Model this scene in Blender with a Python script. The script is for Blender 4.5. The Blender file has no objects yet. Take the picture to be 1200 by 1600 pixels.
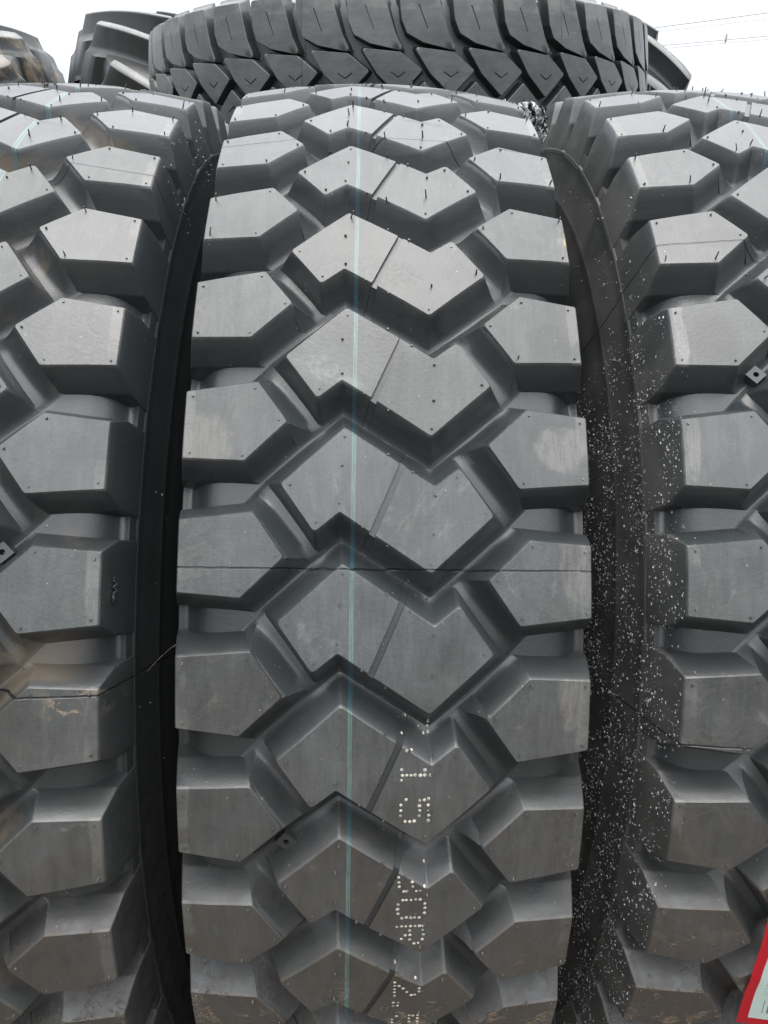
import bpy, bmesh, math, random
from mathutils import Vector, Matrix
from mathutils.bvhtree import BVHTree

R_ = math.radians
PI = math.pi
rnd = random.Random(7)
scene = bpy.context.scene
COL = scene.collection

# ------------------------------------------------------------------ camera
TH = 0.48                                   # height of the camera round the tyre, radians
cam_d = bpy.data.cameras.new('camera')
cam = bpy.data.objects.new('camera', cam_d)
COL.objects.link(cam)
cam_d.sensor_fit = 'HORIZONTAL'
cam_d.sensor_width = 36.0
cam_d.lens = 36.0 * 1208.166 / 1200.0
cam_d.clip_start = 0.01
cam_d.clip_end = 2000.0
cr = Vector((0.99922444, -0.02851441, 0.02715585))
cf = Vector((0.03686467, 0.91979904, -0.39065422))
cu = Vector((-0.01383865, 0.39135234, 0.92013686))
M = Matrix((cr, cu, -cf)).transposed().to_4x4()
M.translation = Vector((-0.01444, -0.87981, 1.00304))
cam.matrix_world = M
scene.camera = cam

# ------------------------------------------------------------------ sky, sun, exposure
world = bpy.data.worlds.new('World')
scene.world = world
world.use_nodes = True
wn, wl = world.node_tree.nodes, world.node_tree.links
wn.clear()
SUN_EL, SUN_AZ = R_(88), R_(180)            # azimuth from +Y clockwise
sky = wn.new('ShaderNodeTexSky')
sky.sky_type = 'NISHITA'
sky.sun_disc = False
sky.sun_elevation = SUN_EL
sky.sun_rotation = SUN_AZ
sky.air_density = 1.0
sky.dust_density = 4.0
sky.ozone_density = 1.0
hsv = wn.new('ShaderNodeHueSaturation')
hsv.inputs['Saturation'].default_value = 0.30
wb = wn.new('ShaderNodeBackground')
wb.inputs['Strength'].default_value = 0.085
wo = wn.new('ShaderNodeOutputWorld')
wl.new(sky.outputs[0], hsv.inputs['Color'])
wl.new(hsv.outputs[0], wb.inputs['Color'])
wl.new(wb.outputs[0], wo.inputs['Surface'])

sun_d = bpy.data.lights.new('sun', 'SUN')
sun_d.energy = 1.5
sun_d.angle = R_(125)
sun_d.color = (1.0, 0.995, 0.98)
sun = bpy.data.objects.new('sun', sun_d)
COL.objects.link(sun)
to_sun = Vector((math.sin(SUN_AZ) * math.cos(SUN_EL), math.cos(SUN_AZ) * math.cos(SUN_EL), math.sin(SUN_EL)))
sun.rotation_euler = to_sun.to_track_quat('Z', 'Y').to_euler()
sun.location = (0, 0, 6)

vs = scene.view_settings
vs.view_transform = 'Standard'
vs.look = 'None'
vs.gamma = 1.0
vs.exposure = 2.0
scene.cycles.max_bounces = 6
scene.cycles.diffuse_bounces = 3
scene.cycles.glossy_bounces = 3

# ------------------------------------------------------------------ helpers
def link(o, parent=None):
    COL.objects.link(o)
    if parent is not None:
        o.parent = parent
    return o

def tag(o, label=None, cat=None, group=None, kind=None):
    if label: o['label'] = label
    if cat: o['category'] = cat
    if group: o['group'] = group
    if kind: o['kind'] = kind
    return o

def mesh_from_bm(bm, name, mats=(), smooth=32):
    me = bpy.data.meshes.new(name)
    bm.normal_update()
    bm.to_mesh(me)
    bm.free()
    for m in mats:
        me.materials.append(m)
    if smooth is not None:
        for p in me.polygons:
            p.use_smooth = True
        me.set_sharp_from_angle(angle=R_(smooth))
    return me

def obj(name, me, parent=None):
    return link(bpy.data.objects.new(name, me), parent)

def area2(pts):
    return sum(pts[i][0] * pts[(i + 1) % len(pts)][1] - pts[(i + 1) % len(pts)][0] * pts[i][1] for i in range(len(pts))) / 2

def offset_poly(pts, offs):
    """move every edge i (pts[i]->pts[i+1]) outwards by offs[i]; pts counter-clockwise"""
    n = len(pts)
    lines = []
    for i in range(n):
        a, b = Vector(pts[i]), Vector(pts[(i + 1) % n])
        d = (b - a).normalized()
        nn = Vector((d.y, -d.x))
        lines.append((a + nn * offs[i], d))
    out = []
    for i in range(n):
        p, d = lines[i - 1]
        q, e = lines[i]
        den = d.x * e.y - d.y * e.x
        if abs(den) < 1e-6:
            out.append(q.copy())
        else:
            w = q - p
            t = (w.x * e.y - w.y * e.x) / den
            out.append(p + d * t)
    return out

def round_poly(pts, rad, seg=3):
    n = len(pts)
    out = []
    for i in range(n):
        a, b, c = pts[i - 1], pts[i], pts[(i + 1) % n]
        da, dc = (a - b), (c - b)
        la, lc = da.length, dc.length
        da.normalize(); dc.normalize()
        cosang = max(-1, min(1, da.dot(dc)))
        half = math.acos(cosang) / 2
        r = rad[i]
        t = min(r / max(math.tan(half), 1e-3), la * .4, lc * .4)
        r = t * math.tan(half)
        p0, p1 = b + da * t, b + dc * t
        ctr = b + (da + dc).normalized() * (r / math.sin(half))
        v0, v1 = p0 - ctr, p1 - ctr
        a0 = math.atan2(v0.y, v0.x)
        da_ = math.atan2(v1.y, v1.x) - a0
        while da_ > PI: da_ -= 2 * PI
        while da_ < -PI: da_ += 2 * PI
        for k in range(seg + 1):
            an = a0 + da_ * k / seg
            out.append(Vector((ctr.x + r * math.cos(an), ctr.y + r * math.sin(an))))
    return out

def loft_solid(bm, levels, holes=(), hole_depth=.004):
    """levels: list of lists of 3-vectors (plan u, plan s, depth), first is the top cap; holes are recesses cut in the cap"""
    rings = [[bm.verts.new(v) for v in lev] for lev in levels]
    n = len(rings[0])
    if not holes:
        bm.faces.new(rings[0])
    else:
        es = [bm.edges.new((rings[0][i], rings[0][(i + 1) % n])) for i in range(n)]
        z = levels[0][0][2]
        for h in holes:
            hv = [bm.verts.new((x, y, z)) for x, y in h]
            lv = [bm.verts.new((x, y, z + hole_depth)) for x, y in h]
            m = len(h)
            es += [bm.edges.new((hv[i], hv[(i + 1) % m])) for i in range(m)]
            for i in range(m):
                bm.faces.new((hv[i], hv[(i + 1) % m], lv[(i + 1) % m], lv[i]))
            bm.faces.new(lv)
        bmesh.ops.triangle_fill(bm, edges=es, use_beauty=True, use_dissolve=False, normal=(0, 0, -1))
    for a, b in zip(rings, rings[1:]):
        for i in range(n):
            j = (i + 1) % n
            bm.faces.new((a[i], b[i], b[j], a[j]))

def cut_s(bm, step=0.011, axis=1):
    vals = [v.co[axis] for v in bm.verts]
    lo, hi = min(vals), max(vals)
    k = math.ceil(lo / step)
    while k * step < hi:
        if k * step - lo > 1e-4 and hi - k * step > 1e-4:
            co = [0, 0, 0]; co[axis] = k * step
            no = [0, 0, 0]; no[axis] = 1
            bmesh.ops.bisect_plane(bm, geom=bm.verts[:] + bm.edges[:] + bm.faces[:], dist=1e-6, plane_co=co, plane_no=no)
        k += 1

def wrap(bm, R0, kc):
    """plan (u, s, depth) -> tyre space, block centred on phi = 0"""
    for v in bm.verts:
        u, s, d = v.co
        r = R0 - kc * u * u - d
        ph = s / R0
        v.co = (u, -r * math.cos(ph), r * math.sin(ph))

def solid(bm, pts, wts, levels, rad, seg=3, outer=None, d0=0.0, holes=()):
    """one drafted block. levels: (depth, offset); wts per-edge weight; outer: dict edge->slope"""
    pts = [Vector(p) for p in pts]
    wts = list(wts)
    if area2(pts) < 0:
        n = len(pts)
        pts = pts[::-1]
        wts = [wts[(n - 2 - i) % n] for i in range(n)]
        rad = rad[::-1]
        if outer is not None:
            outer = {(n - 2 - e) % n: v for e, v in outer.items()}
    levs = []
    for d, o in levels:
        offs = [(o if w >= 0 else min(o, .44 * d if d < .0211 else .0093 + (d - .0211) * .10)) * abs(w) for w in wts]
        if outer:
            for e, sl in outer.items():
                offs[e] = sl * d if d > 0.0008 else o
        q = round_poly(offset_poly(pts, offs), rad, seg)
        levs.append([(v.x, v.y, d + d0) for v in q])
    loft_solid(bm, levs, holes)

def lathe(profile, nseg, name, mats, smooth=40):
    """profile of (u, r) closed loop, revolved about local X"""
    bm = bmesh.new()
    rows = []
    for i in range(nseg):
        ph = 2 * PI * i / nseg
        rows.append([bm.verts.new((u, -r * math.cos(ph), r * math.sin(ph))) for u, r in profile])
    n = len(profile)
    for i in range(nseg):
        a, b = rows[i], rows[(i + 1) % nseg]
        for j in range(n):
            k = (j + 1) % n
            bm.faces.new((a[j], a[k], b[k], b[j]))
    bmesh.ops.recalc_face_normals(bm, faces=bm.faces[:])
    return mesh_from_bm(bm, name, mats, smooth)

# ------------------------------------------------------------------ node helpers
class NT:
    def __init__(self, name):
        self.m = bpy.data.materials.new(name)
        self.m.use_nodes = True
        self.t = self.m.node_tree
        self.t.nodes.clear()
        self.out = self.t.nodes.new('ShaderNodeOutputMaterial')
        self.b = self.t.nodes.new('ShaderNodeBsdfPrincipled')
        self.t.links.new(self.b.outputs[0], self.out.inputs[0])
    def n(self, typ, **kw):
        x = self.t.nodes.new(typ)
        for k, v in kw.items():
            setattr(x, k, v)
        return x
    def put(self, sock, v):
        if isinstance(v, bpy.types.NodeSocket):
            self.t.links.new(v, sock)
        else:
            sock.default_value = v
    def math(self, op, a, b=None, c=None, clamp=False):
        x = self.n('ShaderNodeMath', operation=op, use_clamp=clamp)
        self.put(x.inputs[0], a)
        if b is not None: self.put(x.inputs[1], b)
        if c is not None: self.put(x.inputs[2], c)
        return x.outputs[0]
    def step(self, v, lo, hi):
        """0 at lo, 1 at hi, smooth"""
        x = self.n('ShaderNodeMapRange', interpolation_type='SMOOTHSTEP')
        self.put(x.inputs['Value'], v)
        x.inputs['From Min'].default_value = lo
        x.inputs['From Max'].default_value = hi
        return x.outputs[0]
    def noise(self, vec, scale, detail=4, rough=.55, dist=0.0):
        x = self.n('ShaderNodeTexNoise')
        self.put(x.inputs['Vector'], vec)
        x.inputs['Scale'].default_value = scale
        x.inputs['Detail'].default_value = detail
        x.inputs['Roughness'].default_value = rough
        x.inputs['Distortion'].default_value = dist
        return x.outputs['Fac']
    def mix(self, f, a, b):
        x = self.n('ShaderNodeMix', data_type='RGBA')
        self.put(x.inputs[0], f)
        self.put(x.inputs[6], a)
        self.put(x.inputs[7], b)
        return x.outputs[2]
    def comb(self, x, y, z):
        c = self.n('ShaderNodeCombineXYZ')
        self.put(c.inputs[0], x); self.put(c.inputs[1], y); self.put(c.inputs[2], z)
        return c.outputs[0]
    def bump(self, h, strength, dist, normal=None):
        x = self.n('ShaderNodeBump')
        x.inputs['Strength'].default_value = strength
        x.inputs['Distance'].default_value = dist
        self.put(x.inputs['Height'], h)
        if normal is not None: self.put(x.inputs['Normal'], normal)
        return x.outputs[0]

def rgb(r, g, b): return (r, g, b, 1.0)

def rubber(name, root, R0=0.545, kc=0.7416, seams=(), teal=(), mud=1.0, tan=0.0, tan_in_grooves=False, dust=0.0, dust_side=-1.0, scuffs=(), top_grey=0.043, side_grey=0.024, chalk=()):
    """moulded tyre rubber; every pattern is fixed to the tyre through the root's own coordinates"""
    t = NT(name)
    tc = t.n('ShaderNodeTexCoord', object=root)
    P = tc.outputs['Object']
    sx = t.n('ShaderNodeSeparateXYZ'); t.put(sx.inputs[0], P)
    u, y, z = sx.outputs
    phi = t.math('ARCTAN2', z, t.math('MULTIPLY', y, -1.0))
    r = t.math('SQRT', t.math('ADD', t.math('MULTIPLY', y, y), t.math('MULTIPLY', z, z)))
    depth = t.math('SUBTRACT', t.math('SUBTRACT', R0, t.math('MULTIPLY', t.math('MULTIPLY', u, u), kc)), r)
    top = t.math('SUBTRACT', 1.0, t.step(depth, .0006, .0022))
    s = t.math('MULTIPLY', phi, R0)
    S = t.comb(u, s, t.math('MULTIPLY', r, 1.0))            # unrolled coordinates
    streak = t.comb(t.math('MULTIPLY', u, 7.0), t.math('MULTIPLY', s, 1.6), 0.0)
    oi = t.n('ShaderNodeObjectInfo')
    rv = oi.outputs['Random']
    jit = t.comb(t.math('MULTIPLY', rv, 13.0), t.math('MULTIPLY', rv, 7.0), 0.0)
    vadd = t.n('ShaderNodeVectorMath', operation='ADD'); t.put(vadd.inputs[0], S); t.put(vadd.inputs[1], jit)
    SJ = vadd.outputs[0]
    big = t.noise(SJ, 16, 5, .6, .4)
    fine = t.noise(S, 420, 3, .6)
    mid = t.noise(SJ, 75, 5, .65, .3)
    strk = t.noise(streak, 14, 5, .7)
    brush = t.noise(t.comb(t.math('MULTIPLY', u, 30.0), t.math('MULTIPLY', s, 3.0), rv), 18, 4, .7)
    # clean rubber: tops paler with bloom, walls darkened, groove shade painted in
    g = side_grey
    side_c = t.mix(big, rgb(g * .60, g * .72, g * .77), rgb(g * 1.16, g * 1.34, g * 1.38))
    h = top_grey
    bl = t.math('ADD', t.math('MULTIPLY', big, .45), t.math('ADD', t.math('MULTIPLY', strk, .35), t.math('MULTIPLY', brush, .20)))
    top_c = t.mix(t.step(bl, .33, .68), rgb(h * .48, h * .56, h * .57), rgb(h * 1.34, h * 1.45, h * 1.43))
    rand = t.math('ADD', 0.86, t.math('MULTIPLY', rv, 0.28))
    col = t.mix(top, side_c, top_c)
    hs = t.n('ShaderNodeHueSaturation'); t.put(hs.inputs['Value'], rand); t.put(hs.inputs['Color'], col)
    col = hs.outputs[0]
    # pale scuffs where blocks rubbed in transport
    sc = t.noise(SJ, 9, 6, .72, 1.2)
    scm = t.math('MULTIPLY', t.step(sc, .60, .68), t.step(mid, .42, .58))
    scm = t.math('MULTIPLY', scm, .30)
    col = t.mix(t.math('MULTIPLY', scm, top), col, rgb(.17, .175, .17))
    # rubbed strip along the outer edge of the tread, smeary stains beside it
    au = t.math('ABSOLUTE', u)
    ed = t.math('MULTIPLY', t.step(t.math('ADD', au, t.math('MULTIPLY', t.math('SUBTRACT', strk, .5), .010)), .1150, .1165), t.math('MULTIPLY', t.step(big, .42, .58), top))
    col = t.mix(t.math('MULTIPLY', ed, .38), col, rgb(.13, .128, .118))
    st = t.noise(SJ, 19, 2, .5, 3.5)
    ring_ = t.math('MULTIPLY', t.step(st, .54, .56), t.math('SUBTRACT', 1.0, t.step(st, .57, .70)))
    near = t.math('MULTIPLY', t.step(au, .070, .105), t.step(t.noise(SJ, 7, 2), .46, .56))
    col = t.mix(t.math('MULTIPLY', t.math('MULTIPLY', ring_, near), t.math('MULTIPLY', top, .22)), col, rgb(.115, .112, .10))
    col = t.mix(t.math('MULTIPLY', t.math('MULTIPLY', t.step(st, .55, .58), near), t.math('MULTIPLY', top, .35)), col, rgb(.030, .031, .032))
    # single stains and rubbed patches, each with its own place on the tread
    for (u0, p0, ru, rp, c3, amt, pit) in scuffs:
        dx = t.math('DIVIDE', t.math('SUBTRACT', u, u0), ru)
        dy = t.math('DIVIDE', t.math('SUBTRACT', phi, p0), rp)
        rr = t.math('ADD', t.math('ADD', t.math('MULTIPLY', dx, dx), t.math('MULTIPLY', dy, dy)), t.math('MULTIPLY', t.math('SUBTRACT', mid, .5), 2.6))
        m_ = t.math('MULTIPLY', t.math('SUBTRACT', 1.0, t.step(rr, .45, 1.15)), top)
        if pit:
            m_ = t.math('MULTIPLY', m_, t.step(fine, .40, .58))
        else:
            m_ = t.math('MULTIPLY', m_, t.math('ADD', .45, t.math('MULTIPLY', t.step(brush, .38, .6), .55)))
        col = t.mix(t.math('MULTIPLY', m_, amt), col, c3)
    grain = t.noise(S, 900, 2, .7)
    gh = t.n('ShaderNodeHueSaturation'); t.put(gh.inputs['Value'], t.math('ADD', .72, t.math('MULTIPLY', grain, .56))); t.put(gh.inputs['Color'], col)
    col = gh.outputs[0]
    # darker wipe marks
    wp = t.noise(SJ, 6.5, 3, .5, 2.0)
    col = t.mix(t.math('MULTIPLY', t.step(wp, .62, .66), .38), col, rgb(.028, .030, .031))
    # specks of dust
    vo = t.n('ShaderNodeTexVoronoi'); t.put(vo.inputs['Vector'], S); vo.inputs['Scale'].default_value = 150
    spk = t.math('MULTIPLY', t.math('LESS_THAN', vo.outputs['Distance'], .075), t.step(mid, .50, .60))
    col = t.mix(t.math('MULTIPLY', spk, .55), col, rgb(.28, .27, .25))
    # mud, splashed from the ground
    gz = t.n('ShaderNodeNewGeometry')
    gs = t.n('ShaderNodeSeparateXYZ'); t.put(gs.inputs[0], gz.outputs['Position'])
    wz = gs.outputs[2]
    low = t.math('SUBTRACT', 1.0, t.step(t.math('ADD', wz, t.math('MULTIPLY', t.math('SUBTRACT', big, .5), .35)), .42, .84))
    mudm = t.math('MULTIPLY', low, t.math('ADD', .45, t.math('MULTIPLY', t.step(mid, .34, .62), .55)))
    col = t.mix(t.math('MULTIPLY', mudm, t.math('MULTIPLY', t.math('ADD', .35, t.math('MULTIPLY', top, .65)), .88 * mud)), col, rgb(.043, .0325, .0235))
    clod = t.noise(SJ, 62, 6, .72, .6)
    lowm = t.math('SUBTRACT', 1.0, t.step(wz, .44, .64))
    cl = t.math('MULTIPLY', t.step(t.math('ADD', clod, t.math('MULTIPLY', lowm, .19)), .69, .77), t.math('MULTIPLY', lowm, t.math('LESS_THAN', t.math('ABSOLUTE', u), .1240)))
    cl = t.math('MULTIPLY', t.math('MULTIPLY', cl, t.math('ADD', .12, t.math('MULTIPLY', top, .88))), t.math('ADD', .35, t.math('MULTIPLY', t.step(fine, .38, .6), .65)))
    col = t.mix(t.math('MULTIPLY', cl, .9 * mud), col, rgb(.165, .122, .078))
    clodn = t.noise(S, 62, 6, .72, .6)
    if tan > 0:
        tn = t.math('MULTIPLY', t.step(t.noise(S, 11, 5, .65, .5), .47, .66), tan)
        if tan_in_grooves:
            tn = t.math('MULTIPLY', tn, t.math('MULTIPLY', t.step(depth, .002, .010), t.math('SUBTRACT', 1.0, t.step(u, .085, .120))))
            hot = t.math('MULTIPLY', t.math('SUBTRACT', 1.0, t.step(t.math('ABSOLUTE', t.math('SUBTRACT', phi, seams[1] - .008)), .006, .022)), t.math('SUBTRACT', 1.0, t.step(t.math('ABSOLUTE', t.math('SUBTRACT', u, .110)), .006, .022)))
            tn = t.math('MAXIMUM', tn, t.math('MULTIPLY', t.math('MULTIPLY', hot, t.step(clodn, .50, .56)), t.math('ADD', .4, t.math('MULTIPLY', t.step(fine, .4, .6), .6))))
        col = t.mix(tn, col, rgb(.20, .155, .105))
    if dust > 0:
        ds = t.math('MULTIPLY', t.step(t.math('MULTIPLY', u, dust_side), .121, .126), t.math('ADD', .45, t.math('MULTIPLY', t.step(big, .40, .62), .55)))
        col = t.mix(t.math('MULTIPLY', ds, dust), col, rgb(.150, .142, .132))
    # paint lines round the tread
    teal_all = None
    for (u0, w, strands, amp) in teal:
        wob = t.math('MULTIPLY', t.math('SUBTRACT', t.noise(t.comb(0, s, u0), 9, 2), .5), amp)
        uu = t.math('ADD', t.math('SUBTRACT', u, u0), wob)
        for k in range(strands):
            off = (k - (strands - 1) / 2) * w * 1.25
            jitter = t.math('MULTIPLY', t.math('SUBTRACT', t.noise(t.comb(k * 5.1, s, 3.0), 30, 3), .5), w * .9)
            a = t.math('ABSOLUTE', t.math('ADD', t.math('SUBTRACT', uu, off), jitter))
            m_ = t.math('SUBTRACT', 1.0, t.step(a, w * .30, w * .55))
            teal_all = m_ if teal_all is None else t.math('MAXIMUM', teal_all, m_)
    if teal_all is not None:
        pr = t.math('MULTIPLY', teal_all, t.math('ADD', .20, t.math('MULTIPLY', t.step(strk, .3, .65), .42)))
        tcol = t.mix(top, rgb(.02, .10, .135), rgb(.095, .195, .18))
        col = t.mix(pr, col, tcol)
    for (u0, u1, p0, p1, c3) in chalk:                        # crayon strokes: a segment in (u, phi)
        tt = t.math('DIVIDE', t.math('SUBTRACT', phi, p0), p1 - p0)
        um = t.math('ADD', u0, t.math('MULTIPLY', tt, u1 - u0))
        a = t.math('ABSOLUTE', t.math('SUBTRACT', u, t.math('ADD', um, t.math('MULTIPLY', t.math('SUBTRACT', mid, .5), .004))))
        m_ = t.math('MULTIPLY', t.math('LESS_THAN', a, .0013), t.math('MULTIPLY', t.math('GREATER_THAN', tt, 0.0), t.math('LESS_THAN', tt, 1.0)))
        col = t.mix(t.math('MULTIPLY', m_, t.step(fine, .3, .55)), col, c3)
    # mould parting seams
    seam_all = None
    for p0 in seams:
        wob = t.math('MULTIPLY', t.math('SUBTRACT', t.noise(t.comb(u, r, p0 * 9), 60, 4), .5), .0035)
        a = t.math('ABSOLUTE', t.math('ADD', t.math('SUBTRACT', phi, p0), wob))
        m_ = t.math('SUBTRACT', 1.0, t.step(a, .0007, .0015))
        seam_all = m_ if seam_all is None else t.math('MAXIMUM', seam_all, m_)
    hgt = t.math('ADD', t.math('MULTIPLY', fine, .62), t.math('MULTIPLY', mid, .38))
    if seam_all is not None:
        sm = t.math('MULTIPLY', seam_all, t.step(mid, .25, .5))
        col = t.mix(sm, col, rgb(.006, .006, .007))
    t.put(t.b.inputs['Base Color'], col)
    rough = t.math('ADD', t.math('ADD', .16, t.math('ADD', t.math('MULTIPLY', bl, .30), t.math('MULTIPLY', mid, .08))), t.math('MULTIPLY', mudm, .3))
    rough = t.math('ADD', rough, t.math('MULTIPLY', cl, .4), clamp=True)
    t.put(t.b.inputs['Roughness'], rough)
    t.b.inputs['IOR'].default_value = 1.53
    nb = t.bump(hgt, .22, .0010)
    if seam_all is not None:
        nb = t.bump(t.math('SUBTRACT', 1.0, seam_all), .6, .0015, nb)
    nb = t.bump(cl, .8, .003, nb)
    t.put(t.b.inputs['Normal'], nb)
    return t.m

# ------------------------------------------------------------------ ground
def ground_material():
    t = NT('packed_earth')
    tc = t.n('ShaderNodeTexCoord')
    P = tc.outputs['Object']
    a = t.noise(P, 1.3, 8, .65)
    b = t.noise(P, 40, 5, .7)
    c = t.mix(t.math('ADD', t.math('MULTIPLY', a, .6), t.math('MULTIPLY', b, .4)), rgb(.035, .030, .025), rgb(.11, .095, .08))
    t.put(t.b.inputs['Base Color'], c)
    t.b.inputs['Roughness'].default_value = .95
    t.put(t.b.inputs['Normal'], t.bump(b, .6, .02))
    return t.m
bm = bmesh.new()
bmesh.ops.create_grid(bm, x_segments=40, y_segments=40, size=600)
g = obj('ground', mesh_from_bm(bm, 'ground', [ground_material()], None))
tag(g, kind='structure')

# ------------------------------------------------------------------ the three big traction tyres
R0, KC, NP = 0.545, 0.7416, 42
DP = 2 * PI / NP
PC = 0.07516                                   # phi of centre block number 5 of the middle tyre
S_ = R0
def P_(u, ph): return (u, ph * S_)
P1, P2, P3, P4 = P_(-.0632, .0165), P_(-.0258, .0800), P_(.0278, .0152), P_(.0424, .0372)
P5, P6, P7, P8 = [(-a, -b) for a, b in (P1, P2, P3, P4)]
LA, LB, LT, LD, LE = P_(-.1226, -.0224), P_(-.0785, -.0139), P_(-.0595, -.0633), P_(-.0846, -.1080), P_(-.1226, -.1031)
TREAD = [(0.0, -.0007), (.0007, 0.0), (.0100, .0042), (.0178, .0078), (.0200, .0098), (.0211, .0120), (.0222, .0160)]
SHOULD = TREAD + [(.034, .0172), (.047, .0180)]

def lerp2(a, b, t): return (a[0] + (b[0] - a[0]) * t, a[1] + (b[1] - a[1]) * t)

def centre_block_bm():
    bm = bmesh.new()
    g_ = .0021
    l23 = math.dist(P2, P3)
    tA = .645
    Ga1, Ga2 = lerp2(P2, P3, tA - g_ / l23), lerp2(P2, P3, tA + g_ / l23)
    Gb1, Gb2 = (-Ga2[0], -Ga2[1]), (-Ga1[0], -Ga1[1])
    rc, rs = .0022, .0005
    st = .62
    solid(bm, [P1, P2, Ga1, Gb1, P7, P8], [1, 1, 0, 1, 1, st], TREAD, [rc, rc, rs, rs, .0015, rc])
    solid(bm, [Ga2, P3, P4, P5, P6, Gb2], [1, 1, st, 1, 1, 0], TREAD, [rs, .0015, rc, rc, rc, rs])
    lv = [(d, o - .0003) for d, o in TREAD if d >= .0007]
    lv = [(.0022, .0006)] + [x for x in lv if x[0] > .0022]
    solid(bm, [Ga1, Ga2, Gb2, Gb1], [1, 0, 1, 0], lv, [.0001] * 4, seg=1)
    bmesh.ops.recalc_face_normals(bm, faces=bm.faces[:])
    cut_s(bm)
    wrap(bm, R0, KC)
    return bm

def shoulder_bm(side):
    bm = bmesh.new()
    pts = [LA, LB, LT, LD, LE]
    rc = .0022
    solid(bm, pts, [-1.0, .62, 1.0, -1.0, 0.0], SHOULD, [.001, rc, rc, rc, .001], outer={4: .185})
    if side > 0:
        for v in bm.verts:
            v.co.x *= -1; v.co.y *= -1
    bmesh.ops.recalc_face_normals(bm, faces=bm.faces[:])
    cut_s(bm)
    wrap(bm, R0, KC)
    return bm

def tie_bm(side):
    """the raised groove floor that joins a shoulder block to a centre block"""
    bm = bmesh.new()
    na, nb = 2, 16
    a0, a1, b0, b1 = Vector(P1), Vector(P8), Vector(LB), Vector(LT)      # a: centre side, b: shoulder side
    d_up = (b0 - a0).normalized(); n_up = Vector((-d_up.y, d_up.x))
    if n_up.dot(a0 - a1) < 0: n_up.negate()
    d_dn = (b1 - a1).normalized(); n_dn = Vector((-d_dn.y, d_dn.x))
    if n_dn.dot(a1 - a0) < 0: n_dn.negate()
    def dep(t):
        x = max(0, min(1, t / .58))
        return .0010 + .0170 * (1 - (1 - x) ** 1.6) + .0008 * max(0, t - .4)
    def o_(d):
        for (d0, o0), (d1, o1) in zip(TREAD, TREAD[1:]):
            if d <= d1: return o0 + (o1 - o0) * (d - d0) / (d1 - d0) + .00008
        return TREAD[-1][1]
    rows = []
    lows = [.0200, .0211, .0222]
    def end(p, n, t, d):
        q = p + n * o_(d)
        return (q.x, q.y, d)
    for j in range(nb + 1):
        t = -.12 + 1.12 * j / nb
        d = dep(t)
        pu, pd = b0.lerp(a0, t), b1.lerp(a1, t)
        row = [end(pu, n_up, t, x) for x in lows[::-1]]
        qu, qd = Vector(end(pu, n_up, t, d)), Vector(end(pd, n_dn, t, d))
        for i in range(na * 2 + 1):
            f = i / (na * 2)
            q = qu.lerp(qd, f)
            q.z = d + (.0007 * (0 if 0 < f < 1 else 1))
            row.append(tuple(q))
        row += [end(pd, n_dn, t, x) for x in lows]
        rows.append([bm.verts.new(v) for v in row])
    for ra, rb in zip(rows, rows[1:]):
        for i in range(len(ra) - 1):
            bm.faces.new((ra[i], ra[i + 1], rb[i + 1], rb[i]))
    if side > 0:
        for v in bm.verts:
            v.co.x *= -1; v.co.y *= -1
    # face outward = towards smaller depth
    bmesh.ops.recalc_face_normals(bm, faces=bm.faces[:])
    wrap(bm, R0, KC)
    bm.normal_update()
    f = max(bm.faces, key=lambda f: f.calc_area())
    if f.normal.y > 0:
        for f in bm.faces: f.normal_flip()
    return bm

me_centre = mesh_from_bm(centre_block_bm(), 'centre_block')
me_sh = {-1: mesh_from_bm(shoulder_bm(-1), 'shoulder_block_a'), 1: mesh_from_bm(shoulder_bm(1), 'shoulder_block_b')}
me_tie = {-1: mesh_from_bm(tie_bm(-1), 'tie_bar_a', smooth=50), 1: mesh_from_bm(tie_bm(1), 'tie_bar_b', smooth=50)}

def carcass_profile():
    half = []
    n = 8
    for i in range(n + 1):
        u = .086 * i / n
        half.append((u, R0 - .021 - KC * u * u))
    half += [(u, R0 - KC * u * u - d) for u, d in ((.095, .0211), (.102, .0217), (.1075, .0232), (.1120, .0257), (.1160, .0293), (.1190, .0328), (.1212, .0356), (.1228, .0368), (.1242, .0368), (.1258, .0358), (.1282, .0344))]
    half += [(.1290, .4945), (.1298, .4895), (.1309, .4885), (.1313, .4872), (.1308, .4855), (.1318, .4750),
             (.1338, .4640), (.1356, .4530), (.1366, .4505), (.1372, .4490), (.1369, .4472), (.1390, .4380), (.1424, .4180),
             (.1450, .3960), (.1455, .3800), (.1435, .3560), (.1380, .3330), (.1290, .3120), (.1200, .3000), (.1170, .2960),
             (.1150, .2890), (.1090, .2860), (.1020, .2860), (.1000, .2920)]
    inner = [(.1080, .3150), (.1230, .3500), (.1300, .3900), (.1230, .4350), (.1050, .4750), (.0700, .4960), (.0, .5010)]
    full = half + inner
    left = [(-u, r) for u, r in full[::-1] if u > 1e-6]
    return full + left

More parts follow.
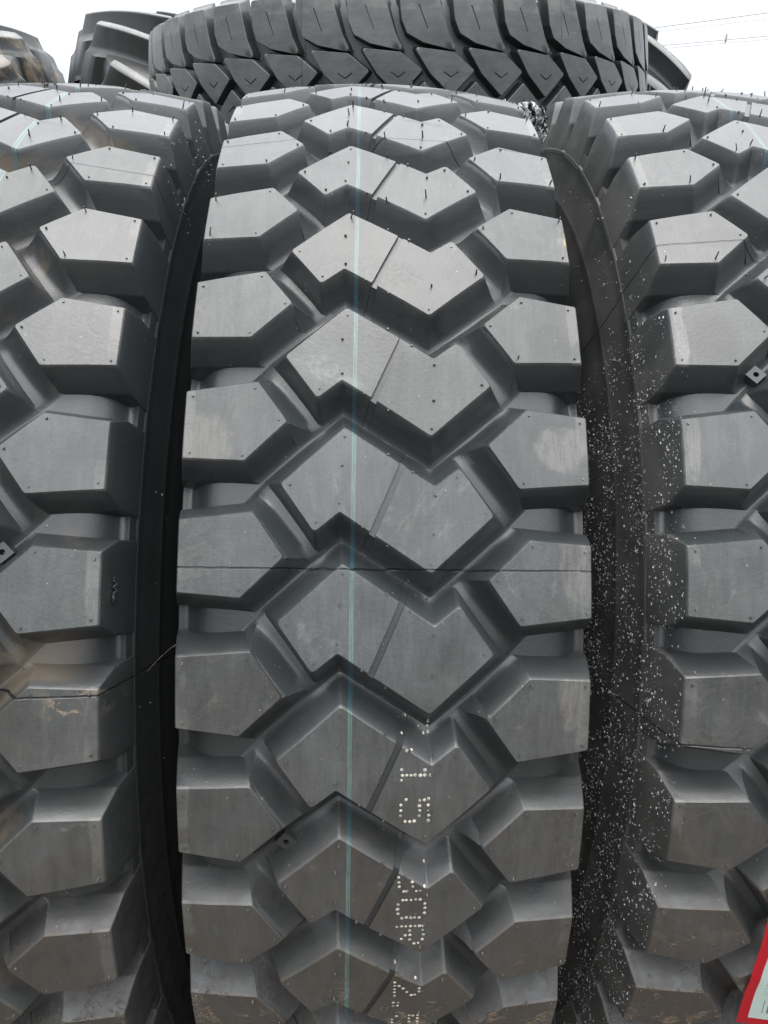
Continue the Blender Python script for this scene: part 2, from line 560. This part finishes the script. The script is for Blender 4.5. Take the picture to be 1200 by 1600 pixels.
me_carcass = {}
def make_hairs(phase, seed, hair_lo):
    """moulding stubs ('vent hairs') at the corners of every block, one joined part"""
    rg = random.Random(seed)
    bm = bmesh.new()
    def inset(pts, d=.0042):
        q = [Vector(p) for p in pts]
        sgn = -1 if area2(pts) > 0 else 1
        if sgn > 0: q = q[::-1]
        return offset_poly(q, [-d] * len(q))
    cpts = inset([P1, P2, P3, P4, P5, P6, P7, P8], .0045) + [Vector((-.0275, .0200)), Vector((.0275, -.0200)), Vector((.0085 + .006, .0170)), Vector((-.0085 - .006, -.0170)), Vector((.0002, .0270)), Vector((-.0002, -.0270))]
    lpts = inset([LA, LB, LT, LD, LE], .0042)
    rpts = [Vector((-p.x, -p.y)) for p in lpts]
    for i in range(NP):
        ph0 = PC + phase - i * DP
        floor_pts = [Vector((rg.uniform(-.11, .11), rg.uniform(-.04, .04))) for _ in range(7)]
        for p in cpts + lpts + rpts + floor_pts:
            on_floor = any(p is q for q in floor_pts)
            if not on_floor and rg.random() < .06: continue
            u, s = p.x + rg.gauss(0, .0004), p.y + rg.gauss(0, .0004)
            ph = ph0 + s / R0
            a = (ph + PI) % (2 * PI) - PI
            r = R0 - KC * u * u - .0004
            long_ = rg.random() < (.34 if a > hair_lo else .06)
            h = rg.uniform(.0025, .0062) if long_ else rg.uniform(.0008, .0018)
            if a < -.05: h = rg.uniform(.0008, .0026)
            if on_floor:
                r -= .0207; long_ = False; h = rg.uniform(.0010, .0020)
            rr = rg.uniform(.00045, .0006) if long_ else rg.uniform(.0006, .0009)
            N = Vector((0, -math.cos(ph), math.sin(ph)))
            T = Vector((0, math.sin(ph), math.cos(ph)))
            U = Vector((1, 0, 0))
            base = Vector((u, 0, 0)) + N * r
            lean = (U * rg.gauss(0, .22) + T * rg.gauss(0, .22)) * h * (1 if long_ else .3)
            tip = base + N * h + lean
            n = 6
            ra = [bm.verts.new(base + (U * math.cos(k * 2 * PI / n) + T * math.sin(k * 2 * PI / n)) * rr * 1.15) for k in range(n)]
            rb = [bm.verts.new(tip + (U * math.cos(k * 2 * PI / n) + T * math.sin(k * 2 * PI / n)) * rr * .8) for k in range(n)]
            for k in range(n):
                bm.faces.new((ra[k], ra[(k + 1) % n], rb[(k + 1) % n], rb[k]))
            bm.faces.new(rb)
    bmesh.ops.recalc_face_normals(bm, faces=bm.faces[:])
    return mesh_from_bm(bm, 'moulding_stub', smooth=40)

def make_tab():
    """little rubber tab with a hole, standing on the groove floor"""
    bm = bmesh.new()
    a = .0048
    n = 12
    top_o = [bm.verts.new((x * a, 0, 0) if False else (x * a, yv * a, 0.0)) for x, yv in ((-1, -1), (1, -1), (1, 1), (-1, 1))]
    bot_o = [bm.verts.new((x * a * 1.25, yv * a * 1.25, .009)) for x, yv in ((-1, -1), (1, -1), (1, 1), (-1, 1))]
    ring = [bm.verts.new((.0019 * math.cos(2 * PI * (k + .5) / n - 3 * PI / 4), .0019 * math.sin(2 * PI * (k + .5) / n - 3 * PI / 4), 0)) for k in range(n)]
    hole = [bm.verts.new((v.co.x * .9, v.co.y * .9, .005)) for v in ring]
    for k in range(4):
        bm.faces.new((top_o[k], top_o[(k + 1) % 4], bot_o[(k + 1) % 4], bot_o[k]))
        seg = [ring[(k * 3 + j) % n] for j in range(4)]
        bm.faces.new([top_o[k]] + [top_o[(k + 1) % 4]] + seg[::-1])
    for k in range(n):
        bm.faces.new((ring[k], ring[(k + 1) % n], hole[(k + 1) % n], hole[k]))
    bm.faces.new(hole)
    bmesh.ops.recalc_face_normals(bm, faces=bm.faces[:])
    return bm

RXW = Matrix.Rotation(-TH, 4, 'X')
def place(root, dx, dy, dz, yaw, camber):
    base = Matrix.Translation((dx, dy, dz)) @ Matrix.Rotation(yaw, 4, 'Z') @ Matrix.Rotation(camber, 4, 'Y') @ Matrix.Translation((.0042, 0, 0))
    root.matrix_world = Matrix.Translation((0, 0, R0 + .002)) @ RXW @ base

def traction_tyre(label, pos, phase, seams, teal, tabs, seed, hair_lo, chalk=(), **kw):
    root = bpy.data.objects.new('traction_tyre', None)
    link(root)
    place(root, *pos)
    tag(root, label, 'tyre', 'block tread tyres standing in a row')
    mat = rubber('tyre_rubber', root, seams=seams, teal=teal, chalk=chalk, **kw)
    def setmat(o):
        if not o.data.materials:
            o.data.materials.append(None)
        o.material_slots[0].link = 'OBJECT'
        o.material_slots[0].material = mat
        return o
    if 'c' not in me_carcass:
        me_carcass['c'] = lathe(carcass_profile(), NP * 5, 'carcass', [], 38)
    setmat(obj('carcass', me_carcass['c'], root))
    for i in range(NP):
        ph = PC + phase - i * DP
        for nm, me in (('centre_block', me_centre), ('shoulder_block', me_sh[-1]), ('shoulder_block', me_sh[1]), ('tie_bar', me_tie[-1]), ('tie_bar', me_tie[1])):
            o = setmat(obj(nm, me, root))
            o.rotation_euler = (-ph, 0, 0)
    h = setmat(obj('moulding_stub', make_hairs(phase, seed, hair_lo), root))
    tag(h, kind='stuff')
    for (u, ph, rot) in tabs:
        bmt = make_tab()
        for v in bmt.verts:
            a, b, d = v.co
            uu = u + a * math.cos(rot) - b * math.sin(rot)
            ss = a * math.sin(rot) + b * math.cos(rot)
            r = R0 - KC * uu * uu - .0150 - d
            pp = ph + ss / R0
            v.co = (uu, -r * math.cos(pp), r * math.sin(pp))
        setmat(obj('wear_tab', mesh_from_bm(bmt, 'wear_tab', smooth=30), root))
    return root, mat

SE = .6283
t_mid, m_mid = traction_tyre('centre tyre of the front row with dotted size marking and thin teal lines', (0, 0, 0, 0, 0), 0.0,
    [0.0, .6267, -SE], [(-.0201, .00072, 3, .0010)], [(-.0585, -.3225, .9)], 1, .42,
    scuffs=[(-.026, .352, .048, .030, rgb(.016, .017, .018), .8, 1), (.100, .268, .016, .034, rgb(.022, .023, .022), .75, 0), (.106, .138, .018, .030, rgb(.12, .118, .108), .6, 0), (.112, .008, .010, .05, rgb(.12, .115, .10), .5, 0), (.111, -.135, .009, .05, rgb(.13, .12, .105), .6, 0), (-.108, .135, .016, .04, rgb(.105, .098, .085), .55, 0)],
    chalk=[(.1215, .1245, .425, .465, rgb(.20, .165, .05))])
t_left, m_left = traction_tyre('left tyre of the front row, cut by the edge, tan dust in its grooves', (-.29176, .0006, -.00923, .00438, -.00106), .00449,
    [.578, -.124], [(.0235, .0018, 2, .020)], [(.0627, .0322, .75)], 2, .40, tan=.34, tan_in_grooves=True)
t_right, m_right = traction_tyre('right tyre of the front row, sidewall sprinkled with white crumbs', (.30170, .00627, .0085, .00724, .00907), .1099,
    [.413, -.2155], [(-.0190, .0011, 2, .004)], [(-.0665, .2300, .75)], 3, .30,
    chalk=[(-.0262, -.0235, .552, .572, rgb(.55, .08, .04))], dust=.30,
    scuffs=[(-.096, .268, .016, .040, rgb(.024, .025, .025), .6, 0), (-.117, .27, .004, .08, rgb(.12, .118, .112), .7, 0), (-.116, .14, .004, .07, rgb(.12, .118, .112), .6, 0), (-.08, .42, .02, .02, rgb(.022, .023, .024), .6, 0)])

# ------------------------------------------------------------------ dotted size marking on the middle tyre
def world_mesh(root, only=None):
    """triangles of a tyre in the tyre's own space, for laying things on its surface"""
    vs_, fs = [], []
    for o in root.children:
        if o.name.split('.')[0] not in ('carcass', 'centre_block', 'shoulder_block', 'tie_bar'): continue
        if only is not None and not only(o): continue
        m3 = o.rotation_euler.to_matrix()
        b = len(vs_)
        vs_ += [m3 @ v.co for v in o.data.vertices]
        fs += [[b + i for i in p.vertices] for p in o.data.polygons]
    return BVHTree.FromPolygons(vs_, fs)

GLYPH = {'3': "11111 00010 00100 00010 00001 10001 01110", '1': "00100 01100 00100 00100 00100 00100 01110",
         '5': "11111 10000 11110 00001 00001 10001 01110", '/': "00000 00001 00010 00100 01000 10000 00000",
         '8': "01110 10001 10001 01110 10001 10001 01110", '0': "01110 10001 10001 10001 10001 10001 01110",
         'R': "11110 10001 10001 11110 10100 10010 10001", '2': "01110 10001 00001 00010 00100 01000 11111",
         '.': "00000 00000 00000 00000 00000 01100 01100"}

def size_marking(root):
    bvh = world_mesh(root)
    rg = random.Random(5)
    bm = bmesh.new()
    for ch, pc in (('3', -.180), ('1', -.2205), ('5', -.2615), ('/', -.306), ('8', -.350), ('0', -.387), ('R', -.4245), ('2', -.469), ('2', -.513), ('.', -.545), ('5', -.578)):
        for ri, row in enumerate(GLYPH[ch].split()):
            for ci, c in enumerate(row):
                if c != '1': continue
                u = .0266 - ri * .0027 + rg.gauss(0, .0002)
                s = pc * R0 - (ci - 2) * .0034 + rg.gauss(0, .0002)
                ph = s / R0
                N = Vector((0, -math.cos(ph), math.sin(ph)))
                hit, nor, idx, dist = bvh.ray_cast(Vector((u, 0, 0)) + N * .60, -N)
                if hit is None: continue
                if nor.dot(N) < 0: nor = -nor
                if nor.dot(N) < .55 and rg.random() < .6: continue
                deep = (.60 - dist) < R0 - KC * u * u - .004
                t = nor.cross(Vector((1, 0, 0))).normalized(); b = nor.cross(t)
                k = 9
                rr = rg.uniform(.0009, .00122) * (.75 if deep else 1)
                st = 1.5 if deep else 1.0
                c0 = bm.verts.new(hit + nor * .0006)
                ring = [bm.verts.new(hit + nor * .0002 + (t * math.cos(2 * PI * j / k) * st + b * math.sin(2 * PI * j / k)) * rr * rg.uniform(.88, 1.1)) for j in range(k)]
                for j in range(k):
                    bm.faces.new((c0, ring[j], ring[(j + 1) % k]))
    bmesh.ops.recalc_face_normals(bm, faces=bm.faces[:])
    t = NT('marking_paint')
    tc = t.n('ShaderNodeTexCoord')
    f = t.noise(tc.outputs['Object'], 300, 4, .7)
    t.put(t.b.inputs['Base Color'], t.mix(t.step(f, .35, .6), rgb(.14, .135, .12), rgb(.42, .395, .33)))
    t.b.inputs['Roughness'].default_value = .6
    obj('size_marking', mesh_from_bm(bm, 'size_marking', [t.m], 50), root)
size_marking(t_mid)

# raised letters on the left tyre's shoulder
def raised_letters(root, mat):
    cu_ = bpy.data.curves.new('wear_letters', 'FONT')
    cu_.body = 'TWI'
    cu_.size = .0085
    cu_.extrude = .0006
    cu_.align_x = 'CENTER'
    tmp = bpy.data.objects.new('wear_letters', cu_)
    COL.objects.link(tmp)
    dg = bpy.context.evaluated_depsgraph_get()
    me = bpy.data.meshes.new_from_object(tmp.evaluated_get(dg))
    bpy.data.objects.remove(tmp)
    me.materials.clear(); me.materials.append(mat)
    ph = -.0087
    N = Vector((0, -math.cos(ph), math.sin(ph))); T = Vector((0, math.sin(ph), math.cos(ph))); X = Vector((1, 0, 0))
    f = (X * .985 + N * .17).normalized()                     # out of the shoulder face
    up = (f.cross(T)).normalized()
    if up.dot(N) < 0: up = -up
    ex = up.cross(f)
    m = Matrix((ex, up, f)).transposed().to_4x4()
    m.translation = X * .1276 + N * .5150
    me.transform(m)
    obj('wear_letters', me, root)
raised_letters(t_left, m_left)

# ------------------------------------------------------------------ white crumbs stuck to the sidewalls
def crumbs(name, root, side, zones, label, seed, size=1.0):
    rg = random.Random(seed)
    bvh = world_mesh(root)
    bm = bmesh.new()
    for (n, p_lo, p_hi, r_lo, r_hi, pw) in zones:
        for i in range(n):
            ph = p_lo + (p_hi - p_lo) * rg.random() ** pw
            r = r_lo + (r_hi - r_lo) * rg.random()
            if math.sin(ph * 31 + r * 90) + math.sin(ph * 13 - r * 160 + 1.3) < rg.uniform(-1.9, .9): continue
            N = Vector((0, -math.cos(ph), math.sin(ph)))
            hit, nor, idx, dist = bvh.ray_cast(Vector((side * .25, 0, 0)) + N * r, Vector((-side, 0, 0)))
            if hit is None or abs(hit.x) < .112: continue
            if nor.x * side < 0: nor = -nor
            t = Vector((0, 0, -1)) + Vector((rg.gauss(0, .35), rg.gauss(0, .35), 0))
            t = (t - nor * t.dot(nor)).normalized(); b = nor.cross(t)
            a = rg.choice((.00022, .00025, .0003, .00035, .0004, .0005, .0007)) * rg.uniform(.8, 1.25) * size
            l = a * rg.uniform(1.1, 2.2); h = a * rg.uniform(.6, 1.1)
            c = hit + nor * h * .35
            k = 5
            ring = [bm.verts.new(c + (t * math.cos(2 * PI * j / k) * l + b * math.sin(2 * PI * j / k) * a) * rg.uniform(.7, 1.2)) for j in range(k)]
            tp = bm.verts.new(c + nor * h + t * rg.gauss(0, .3) * a); bt = bm.verts.new(c - nor * h)
            for j in range(k):
                bm.faces.new((tp, ring[j], ring[(j + 1) % k])); bm.faces.new((bt, ring[(j + 1) % k], ring[j]))
    t = NT('foam_crumb')
    oi = t.n('ShaderNodeTexCoord')
    f = t.noise(oi.outputs['Object'], 900, 2)
    t.put(t.b.inputs['Base Color'], t.mix(t.step(f, .38, .72), rgb(.06, .06, .06), rgb(.46, .46, .45)))
    t.b.inputs['Roughness'].default_value = .7
    o = obj(name, mesh_from_bm(bm, name, [t.m], None))
    o.matrix_world = root.matrix_world
    tag(o, label, 'crumbs', kind='stuff')

crumbs('white_crumbs', t_right, -1, [(9500, -.95, .24, .39, .531, .9), (700, .16, .36, .40, .531, 1), (160, .3, .56, .46, .531, 1), (70, .55, .95, .44, .50, 1)],
       'white foam crumbs sprinkled down the sidewall of the right tyre', 11)
crumbs('white_crumbs', t_left, 1, [(150, .62, .95, .47, .531, 1), (10, -.3, .3, .44, .53, 1)],
       'few white specks on the upper shoulder of the left tyre', 12, 1.1)

# ------------------------------------------------------------------ paper label on the right tyre
def paper_label(root):
    bm = bmesh.new()
    uvl = bm.loops.layers.uv.new('UVMap')
    nu, nv = 24, 26
    u0, u1, p0, p1 = -.0575, .062, -.385, -.632
    grid = []
    for j in range(nv + 1):
        row = []
        for i in range(nu + 1):
            a, b = i / nu, j / nv
            u = u0 + (u1 - u0) * a + (.0075 * b ** 1.6 + .0007 * math.sin(b * 7)) * (1 - a)
            ph = p0 + (p1 - p0) * b
            r = R0 - KC * u * u + .0022 + .0012 * math.sin(a * 9 + b * 5) + .0008 * math.exp(-((b - .62) / .06) ** 2)
            row.append((bm.verts.new((u, -r * math.cos(ph), r * math.sin(ph))), (a, 1 - b)))
        grid.append(row)
    for j in range(nv):
        for i in range(nu):
            q = [grid[j][i], grid[j + 1][i], grid[j + 1][i + 1], grid[j][i + 1]]
            f = bm.faces.new([x[0] for x in q])
            for lp, x in zip(f.loops, q): lp[uvl].uv = x[1]
    bmesh.ops.solidify(bm, geom=bm.faces[:], thickness=.0003)
    bmesh.ops.recalc_face_normals(bm, faces=bm.faces[:])
    t = NT('printed_paper')
    tc = t.n('ShaderNodeTexCoord')
    sx = t.n('ShaderNodeSeparateXYZ'); t.put(sx.inputs[0], tc.outputs['UV'])
    a, b = sx.outputs[0], sx.outputs[1]
    def box(x0, x1, y0, y1):
        m = t.math('MULTIPLY', t.math('GREATER_THAN', a, x0), t.math('LESS_THAN', a, x1))
        return t.math('MULTIPLY', m, t.math('MULTIPLY', t.math('GREATER_THAN', b, y0), t.math('LESS_THAN', b, y1)))
    inner = box(.062, .938, .055, .945)
    col = t.mix(inner, rgb(.62, .015, .03), rgb(.66, .80, .74))
    wn_ = t.n('ShaderNodeTexWhiteNoise', noise_dimensions='1D')
    t.put(wn_.inputs['W'], t.math('FLOOR', t.math('MULTIPLY', a, 190)))
    bars = t.math('MULTIPLY', t.math('GREATER_THAN', wn_.outputs['Value'], .5), box(.118, .62, .11, .215))
    col = t.mix(t.math('MULTIPLY', bars, .8), col, rgb(.10, .11, .11))
    wn2 = t.n('ShaderNodeTexWhiteNoise', noise_dimensions='2D')
    t.put(wn2.inputs['Vector'], t.comb(t.math('FLOOR', t.math('MULTIPLY', a, 120)), t.math('FLOOR', t.math('MULTIPLY', b, 34)), 0))
    rows = t.math('GREATER_THAN', t.math('FRACT', t.math('MULTIPLY', b, 34)), .45)
    words = t.math('MULTIPLY', t.math('MULTIPLY', rows, t.math('GREATER_THAN', wn2.outputs['Value'], .45)), box(.112, .8, .26, .40))
    col = t.mix(t.math('MULTIPLY', words, .5), col, rgb(.15, .17, .17))
    t.put(t.b.inputs['Base Color'], col)
    t.b.inputs['Roughness'].default_value = .35
    o = obj('paper_label', mesh_from_bm(bm, 'paper_label', [t.m], 60))
    o.matrix_world = root.matrix_world
    tag(o, 'mint white paper label with red border and barcode stuck on the right tyre', 'label')
paper_label(t_right)

# ------------------------------------------------------------------ crumpled film behind the crest, between middle and right tyre
def film_scrap():
    rg = random.Random(4)
    bm = bmesh.new()
    n, m = 26, 12
    ph = 1.00
    N = Vector((0, -math.cos(ph), math.sin(ph))); T = Vector((0, math.sin(ph), math.cos(ph))); X = Vector((1, 0, 0))
    rows = []
    for j in range(m + 1):
        row = []
        for i in range(n + 1):
            a, b = i / n - .5, j / m - .5
            p = X * (.128 + a * .066) + N * (.522 - abs(a) * .012 + b * .026) + T * (.02 * math.sin(a * 40) * .3)
            p += X * rg.gauss(0, .0016) + N * rg.gauss(0, .0022) + T * rg.gauss(0, .003)
            row.append(bm.verts.new(p))
        rows.append(row)
    for j in range(m):
        for i in range(n):
            if rg.random() < .12: continue
            bm.faces.new((rows[j][i], rows[j][i + 1], rows[j + 1][i + 1], rows[j + 1][i]))
    bmesh.ops.solidify(bm, geom=bm.faces[:], thickness=.0004)
    t = NT('crumpled_film')
    tc = t.n('ShaderNodeTexCoord')
    f = t.noise(tc.outputs['Object'], 60, 4, .7)
    c = t.mix(t.step(f, .56, .62), rgb(.012, .014, .014), rgb(.03, .085, .085))
    c = t.mix(t.step(t.noise(tc.outputs['Object'], 130, 4, .7), .46, .52), c, rgb(.78, .80, .79))
    t.put(t.b.inputs['Base Color'], c)
    t.b.inputs['Roughness'].default_value = .3
    o = obj('plastic_scrap', mesh_from_bm(bm, 'plastic_scrap', [t.m], None))
    o.matrix_world = t_mid.matrix_world
    tag(o, 'crumpled white and teal plastic scrap between the centre and right tyres', 'plastic scrap')
film_scrap()

# ------------------------------------------------------------------ the stack of flat-lying tyres behind the row
RL, KL, NL = .55, .63, 39
def vee(c, w, h, th):
    (x, y) = c
    return [(x + h, y + w), (x, y), (x + h, y - w), (x + h + th, y - w + th * .4), (x + th * 1.6, y), (x + h + th, y + w - th * .4)]
LUG = [(.1385, .0305), (.100, .0262), (.082, .0180), (.069, -.0080), (.0578, -.0590), (.080, -.0470), (.1385, -.0275)]
MID = [(.0575, .0030), (.0510, -.0575), (.0265, -.0905), (-.0070, -.0548), (.0240, -.0200)]
LEV = [(0, -.0006), (.0006, 0), (.0165, .0016), (.0190, .0030), (.0210, .0060)]
def lying_bm(poly, holes, flip, rad, outer=None):
    bm = bmesh.new()
    if area2(poly) < 0: poly = poly[::-1]
    poly = [tuple(v) for v in offset_poly([Vector(p) for p in poly], [.0026] * len(poly))]
    w = [1.0] * len(poly)
    solid(bm, poly, w, LEV, [rad] * len(poly), seg=2, holes=holes)
    if flip:
        for v in bm.verts:
            v.co.x *= -1; v.co.y = -v.co.y + .0252
    for v in bm.verts:                                        # rim end of the lugs leans outwards
        if abs(v.co.x) > .132: v.co.x += math.copysign(v.co.z * .30, v.co.x)
    bmesh.ops.recalc_face_normals(bm, faces=bm.faces[:])
    cut_s(bm, .014)
    cut_s(bm, .014, 0)
    wrap(bm, RL, KL)
    return bm
slit = [(.1215, .0012), (.1210, -.0008), (.0862, -.0150), (.0868, -.0134)]
me_lug = [mesh_from_bm(lying_bm(LUG, [slit], f, .004), 'shoulder_lug', smooth=35) for f in (0, 1)]
me_mid = [mesh_from_bm(lying_bm(MID, [vee((.0155, -.0535), .0125, .0085, .0016)], f, .003), 'tread_block', smooth=35) for f in (0, 1)]
def lying_profile():
    half = [(.12 * i / 8, RL - .019 - KL * (.12 * i / 8) ** 2) for i in range(9)]
    half += [(.136, .514), (.142, .500), (.146, .480), (.152, .455), (.157, .42), (.158, .39), (.153, .355), (.14, .325), (.125, .302), (.118, .29), (.105, .286), (.1, .292)]
    inner = [(.11, .32), (.13, .36), (.138, .40), (.13, .44), (.11, .48), (.07, .503), (0, .508)]
    full = half + inner
    return full + [(-u, r) for u, r in full[::-1] if u > 1e-6]
me_lc = lathe(lying_profile(), NL * 4, 'carcass_lying', [], 40)
TILT = .038
def lying_tyre(k, label):
    root = bpy.data.objects.new('flat_tyre', None); link(root)
    zc = 1.1535 - k * .3175
    root.matrix_world = Matrix.Translation((.071 - .012 * k, 1.175 + .008 * k, zc)) @ Matrix.Scale(1.022, 4) @ Matrix.Rotation(-PI / 2 - TILT * max(0, 1 - .33 * k), 4, 'Y') @ Matrix.Rotation(.11 * k, 4, 'X')
    tag(root, label, 'tyre', 'tyres lying flat in a stack behind the row')
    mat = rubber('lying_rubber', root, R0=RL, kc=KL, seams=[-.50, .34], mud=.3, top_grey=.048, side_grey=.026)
    def put(nm, me, rot=0):
        o = obj(nm, me, root)
        if not me.materials: me.materials.append(None)
        o.material_slots[0].link = 'OBJECT'; o.material_slots[0].material = mat
        o.rotation_euler = (rot, 0, 0)
    put('carcass', me_lc)
    for i in range(NL):
        ph = -.3455 + i * 2 * PI / NL
        for nm, ms in (('shoulder_lug', me_lug), ('tread_block', me_mid)):
            for me in ms: put(nm, me, -ph)
lying_tyre(0, 'flat lying tyre with slit lugs and V marks, topmost of the stack behind the row')
lying_tyre(1, 'flat lying tyre right under the topmost one of the stack behind')
lying_tyre(2, 'flat lying tyre third from the top of the stack behind')
lying_tyre(3, 'flat lying tyre resting on the ground at the bottom of the stack')

# ------------------------------------------------------------------ tractor tyres farther back
def tractor_tyre(label, loc, yaw, R, W, nl, lh, lw, L, sweep, phase, kc, rot_y=0, **kw):
    root = bpy.data.objects.new('tractor_tyre', None); link(root)
    root.matrix_world = Matrix.Translation(loc) @ Matrix.Rotation(yaw, 4, 'Z') @ Matrix.Rotation(rot_y, 4, 'Y')
    tag(root, label, 'tyre', 'tractor tyres standing behind the row')
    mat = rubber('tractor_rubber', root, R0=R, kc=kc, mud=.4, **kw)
    h = W / 2
    prof = [(h * .93 * i / 8, R - lh - kc * (h * .93 * i / 8) ** 2) for i in range(9)]
    e = prof[-1][1]
    prof += [(h * .98, e - .02), (h * 1.0, e - .05), (h * 1.04, e - .11), (h * 1.05, e - .17), (h * .98, e - .24), (h * .84, e - .29), (h * .78, e - .31), (h * .70, e - .31)]
    prof += [(h * .8, e - .24), (h * .88, e - .15), (h * .8, e - .06), (h * .5, R - lh - .03), (0, R - lh - .025)]
    prof = prof + [(-u, r) for u, r in prof[::-1] if u > 1e-6]
    obj('carcass', lathe(prof, nl * 6, 'tractor_carcass', [mat], 40), root)
    for sd in (1, -1):
        cl = []
        for i in range(9):
            f = i / 8
            cl.append(Vector((-.012 + f * (h * 1.0 + .012), sweep * (L * (f ** 1.35)))))
        left, right = [], []
        for i, p in enumerate(cl):
            d = (cl[min(i + 1, 8)] - cl[max(i - 1, 0)]).normalized()
            nn = Vector((-d.y, d.x))
            wv = lw * (.42 + .16 * i / 8)
            left.append(p + nn * wv); right.append(p - nn * wv)
        bm = bmesh.new()
        poly = left + right[::-1]
        rad = [.0005] * len(poly); rad[0] = rad[-1] = lw * .4; rad[8] = rad[9] = .006
        solid(bm, poly, [1.0] * len(poly), [(0, -.004), (.002, -.001), (.005, 0), (lh * .8, .007), (lh * .95, .013), (lh + .006, .026), (lh + .10, .030)], rad, seg=3)
        for v in bm.verts:
            if v.co.x > h * .97: v.co.x = h * .97 + (v.co.x - h * .97) * .5 + v.co.z * .25
            v.co.x *= sd
        bmesh.ops.recalc_face_normals(bm, faces=bm.faces[:])
        cut_s(bm, .03)
        wrap(bm, R, kc)
        me = mesh_from_bm(bm, 'lug', [mat], 40)
        for i in range(nl):
            o = obj('lug', me, root)
            o.rotation_euler = (-(phase + (i + (.5 if sd < 0 else 0)) * 2 * PI / nl), 0, 0)
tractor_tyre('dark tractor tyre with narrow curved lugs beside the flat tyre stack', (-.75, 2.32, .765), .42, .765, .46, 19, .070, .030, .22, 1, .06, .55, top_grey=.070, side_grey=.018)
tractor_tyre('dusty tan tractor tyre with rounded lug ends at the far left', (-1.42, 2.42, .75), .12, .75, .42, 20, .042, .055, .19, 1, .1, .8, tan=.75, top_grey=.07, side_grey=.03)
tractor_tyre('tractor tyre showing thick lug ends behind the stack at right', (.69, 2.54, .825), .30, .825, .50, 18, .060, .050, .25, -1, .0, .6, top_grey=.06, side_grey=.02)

# ------------------------------------------------------------------ overhead lines, far away
def cable(a, b, sag, rad, label):
    bm = bmesh.new()
    a, b = Vector(a), Vector(b)
    d = (b - a).normalized(); s = d.cross(Vector((0, 0, 1))).normalized(); w = s.cross(d)
    n, k = 40, 6
    prev = None
    for i in range(n + 1):
        f = i / n
        p = a.lerp(b, f) - Vector((0, 0, sag * 4 * f * (1 - f)))
        ring = [bm.verts.new(p + (s * math.cos(2 * PI * j / k) + w * math.sin(2 * PI * j / k)) * rad) for j in range(k)]
        if prev:
            for j in range(k): bm.faces.new((prev[j], prev[(j + 1) % k], ring[(j + 1) % k], ring[j]))
        prev = ring
    t = NT('weathered_cable')
    tc = t.n('ShaderNodeTexCoord')
    t.put(t.b.inputs['Base Color'], t.mix(t.noise(tc.outputs['Object'], 2), rgb(.22, .22, .23), rgb(.30, .30, .31)))
    t.b.inputs['Roughness'].default_value = .5
    o = obj('power_line', mesh_from_bm(bm, 'power_line', [t.m], None))
    tag(o, label, 'cable', 'power lines in the sky')
    return o
def pix(x, y, dist):
    v = cf + cr * ((x - 600) / 1208.166) - cu * ((y - 800) / 1208.166)
    v = v / math.hypot(v.x, v.y)
    return Vector((-.01444, -.87981, 1.00304)) + v * dist
for (x0, y0, x1, y1, dd, rr, lb) in ((960, 46, 1260, 6, 70, .030, 'upper pale cable of the higher pair of power lines'), (960, 52, 1260, 17, 76, .018, 'fainter lower cable of the higher pair of power lines'),
                                 (960, 72, 1260, 45, 70, .024, 'upper cable of the lower pair with a small spacer on it'), (960, 77, 1260, 51, 76, .018, 'faint lower cable of the lower pair, lowest of the power lines')):
    A, B = pix(x0, y0, dd), pix(x1, y1, dd * 1.05)
    dv = B - A
    o = cable(A - dv * 1.5, B + dv * 1.5, .25, rr, lb)
    if 'spacer' in lb:
        bm = bmesh.new()
        c = pix(1134.5, 60, dd)
        bmesh.ops.create_cone(bm, cap_ends=True, segments=10, radius1=.10, radius2=.07, depth=.34, matrix=Matrix.Translation(c))
        bmesh.ops.create_cone(bm, cap_ends=True, segments=10, radius1=.05, radius2=.05, depth=.6, matrix=Matrix.Translation(c))
        obj('spacer', mesh_from_bm(bm, 'spacer', [o.data.materials[0]], 40), o)

# ------------------------------------------------------------------ a dry straw caught between left and middle tyre
def straw(pts, rad, label):
    bm = bmesh.new()
    prev = None
    for p in pts:
        u, r, ph = p
        c = Vector((u, -r * math.cos(ph), r * math.sin(ph)))
        ring = [bm.verts.new(c + Vector((0, math.cos(2 * PI * j / 5) * rad, math.sin(2 * PI * j / 5) * rad))) for j in range(5)]
        if prev:
            for j in range(5): bm.faces.new((prev[j], prev[(j + 1) % 5], ring[(j + 1) % 5], ring[j]))
        prev = ring
    t = NT('dry_straw')
    tc = t.n('ShaderNodeTexCoord')
    t.put(t.b.inputs['Base Color'], t.mix(t.noise(tc.outputs['Object'], 200), rgb(.16, .14, .11), rgb(.30, .27, .21)))
    t.b.inputs['Roughness'].default_value = .8
    o = obj('straw', mesh_from_bm(bm, 'straw', [t.m], 60))
    o.matrix_world = t_left.matrix_world
    tag(o, label, 'straw')
straw([(.1340, .4690, -.128), (.1375, .4520, -.118), (.1425, .4400, -.108), (.1480, .4360, -.100), (.1530, .4380, -.092), (.1580, .4440, -.088)], .00035,
      'thin dry straw bridging the dark gap between the left and centre tyres')
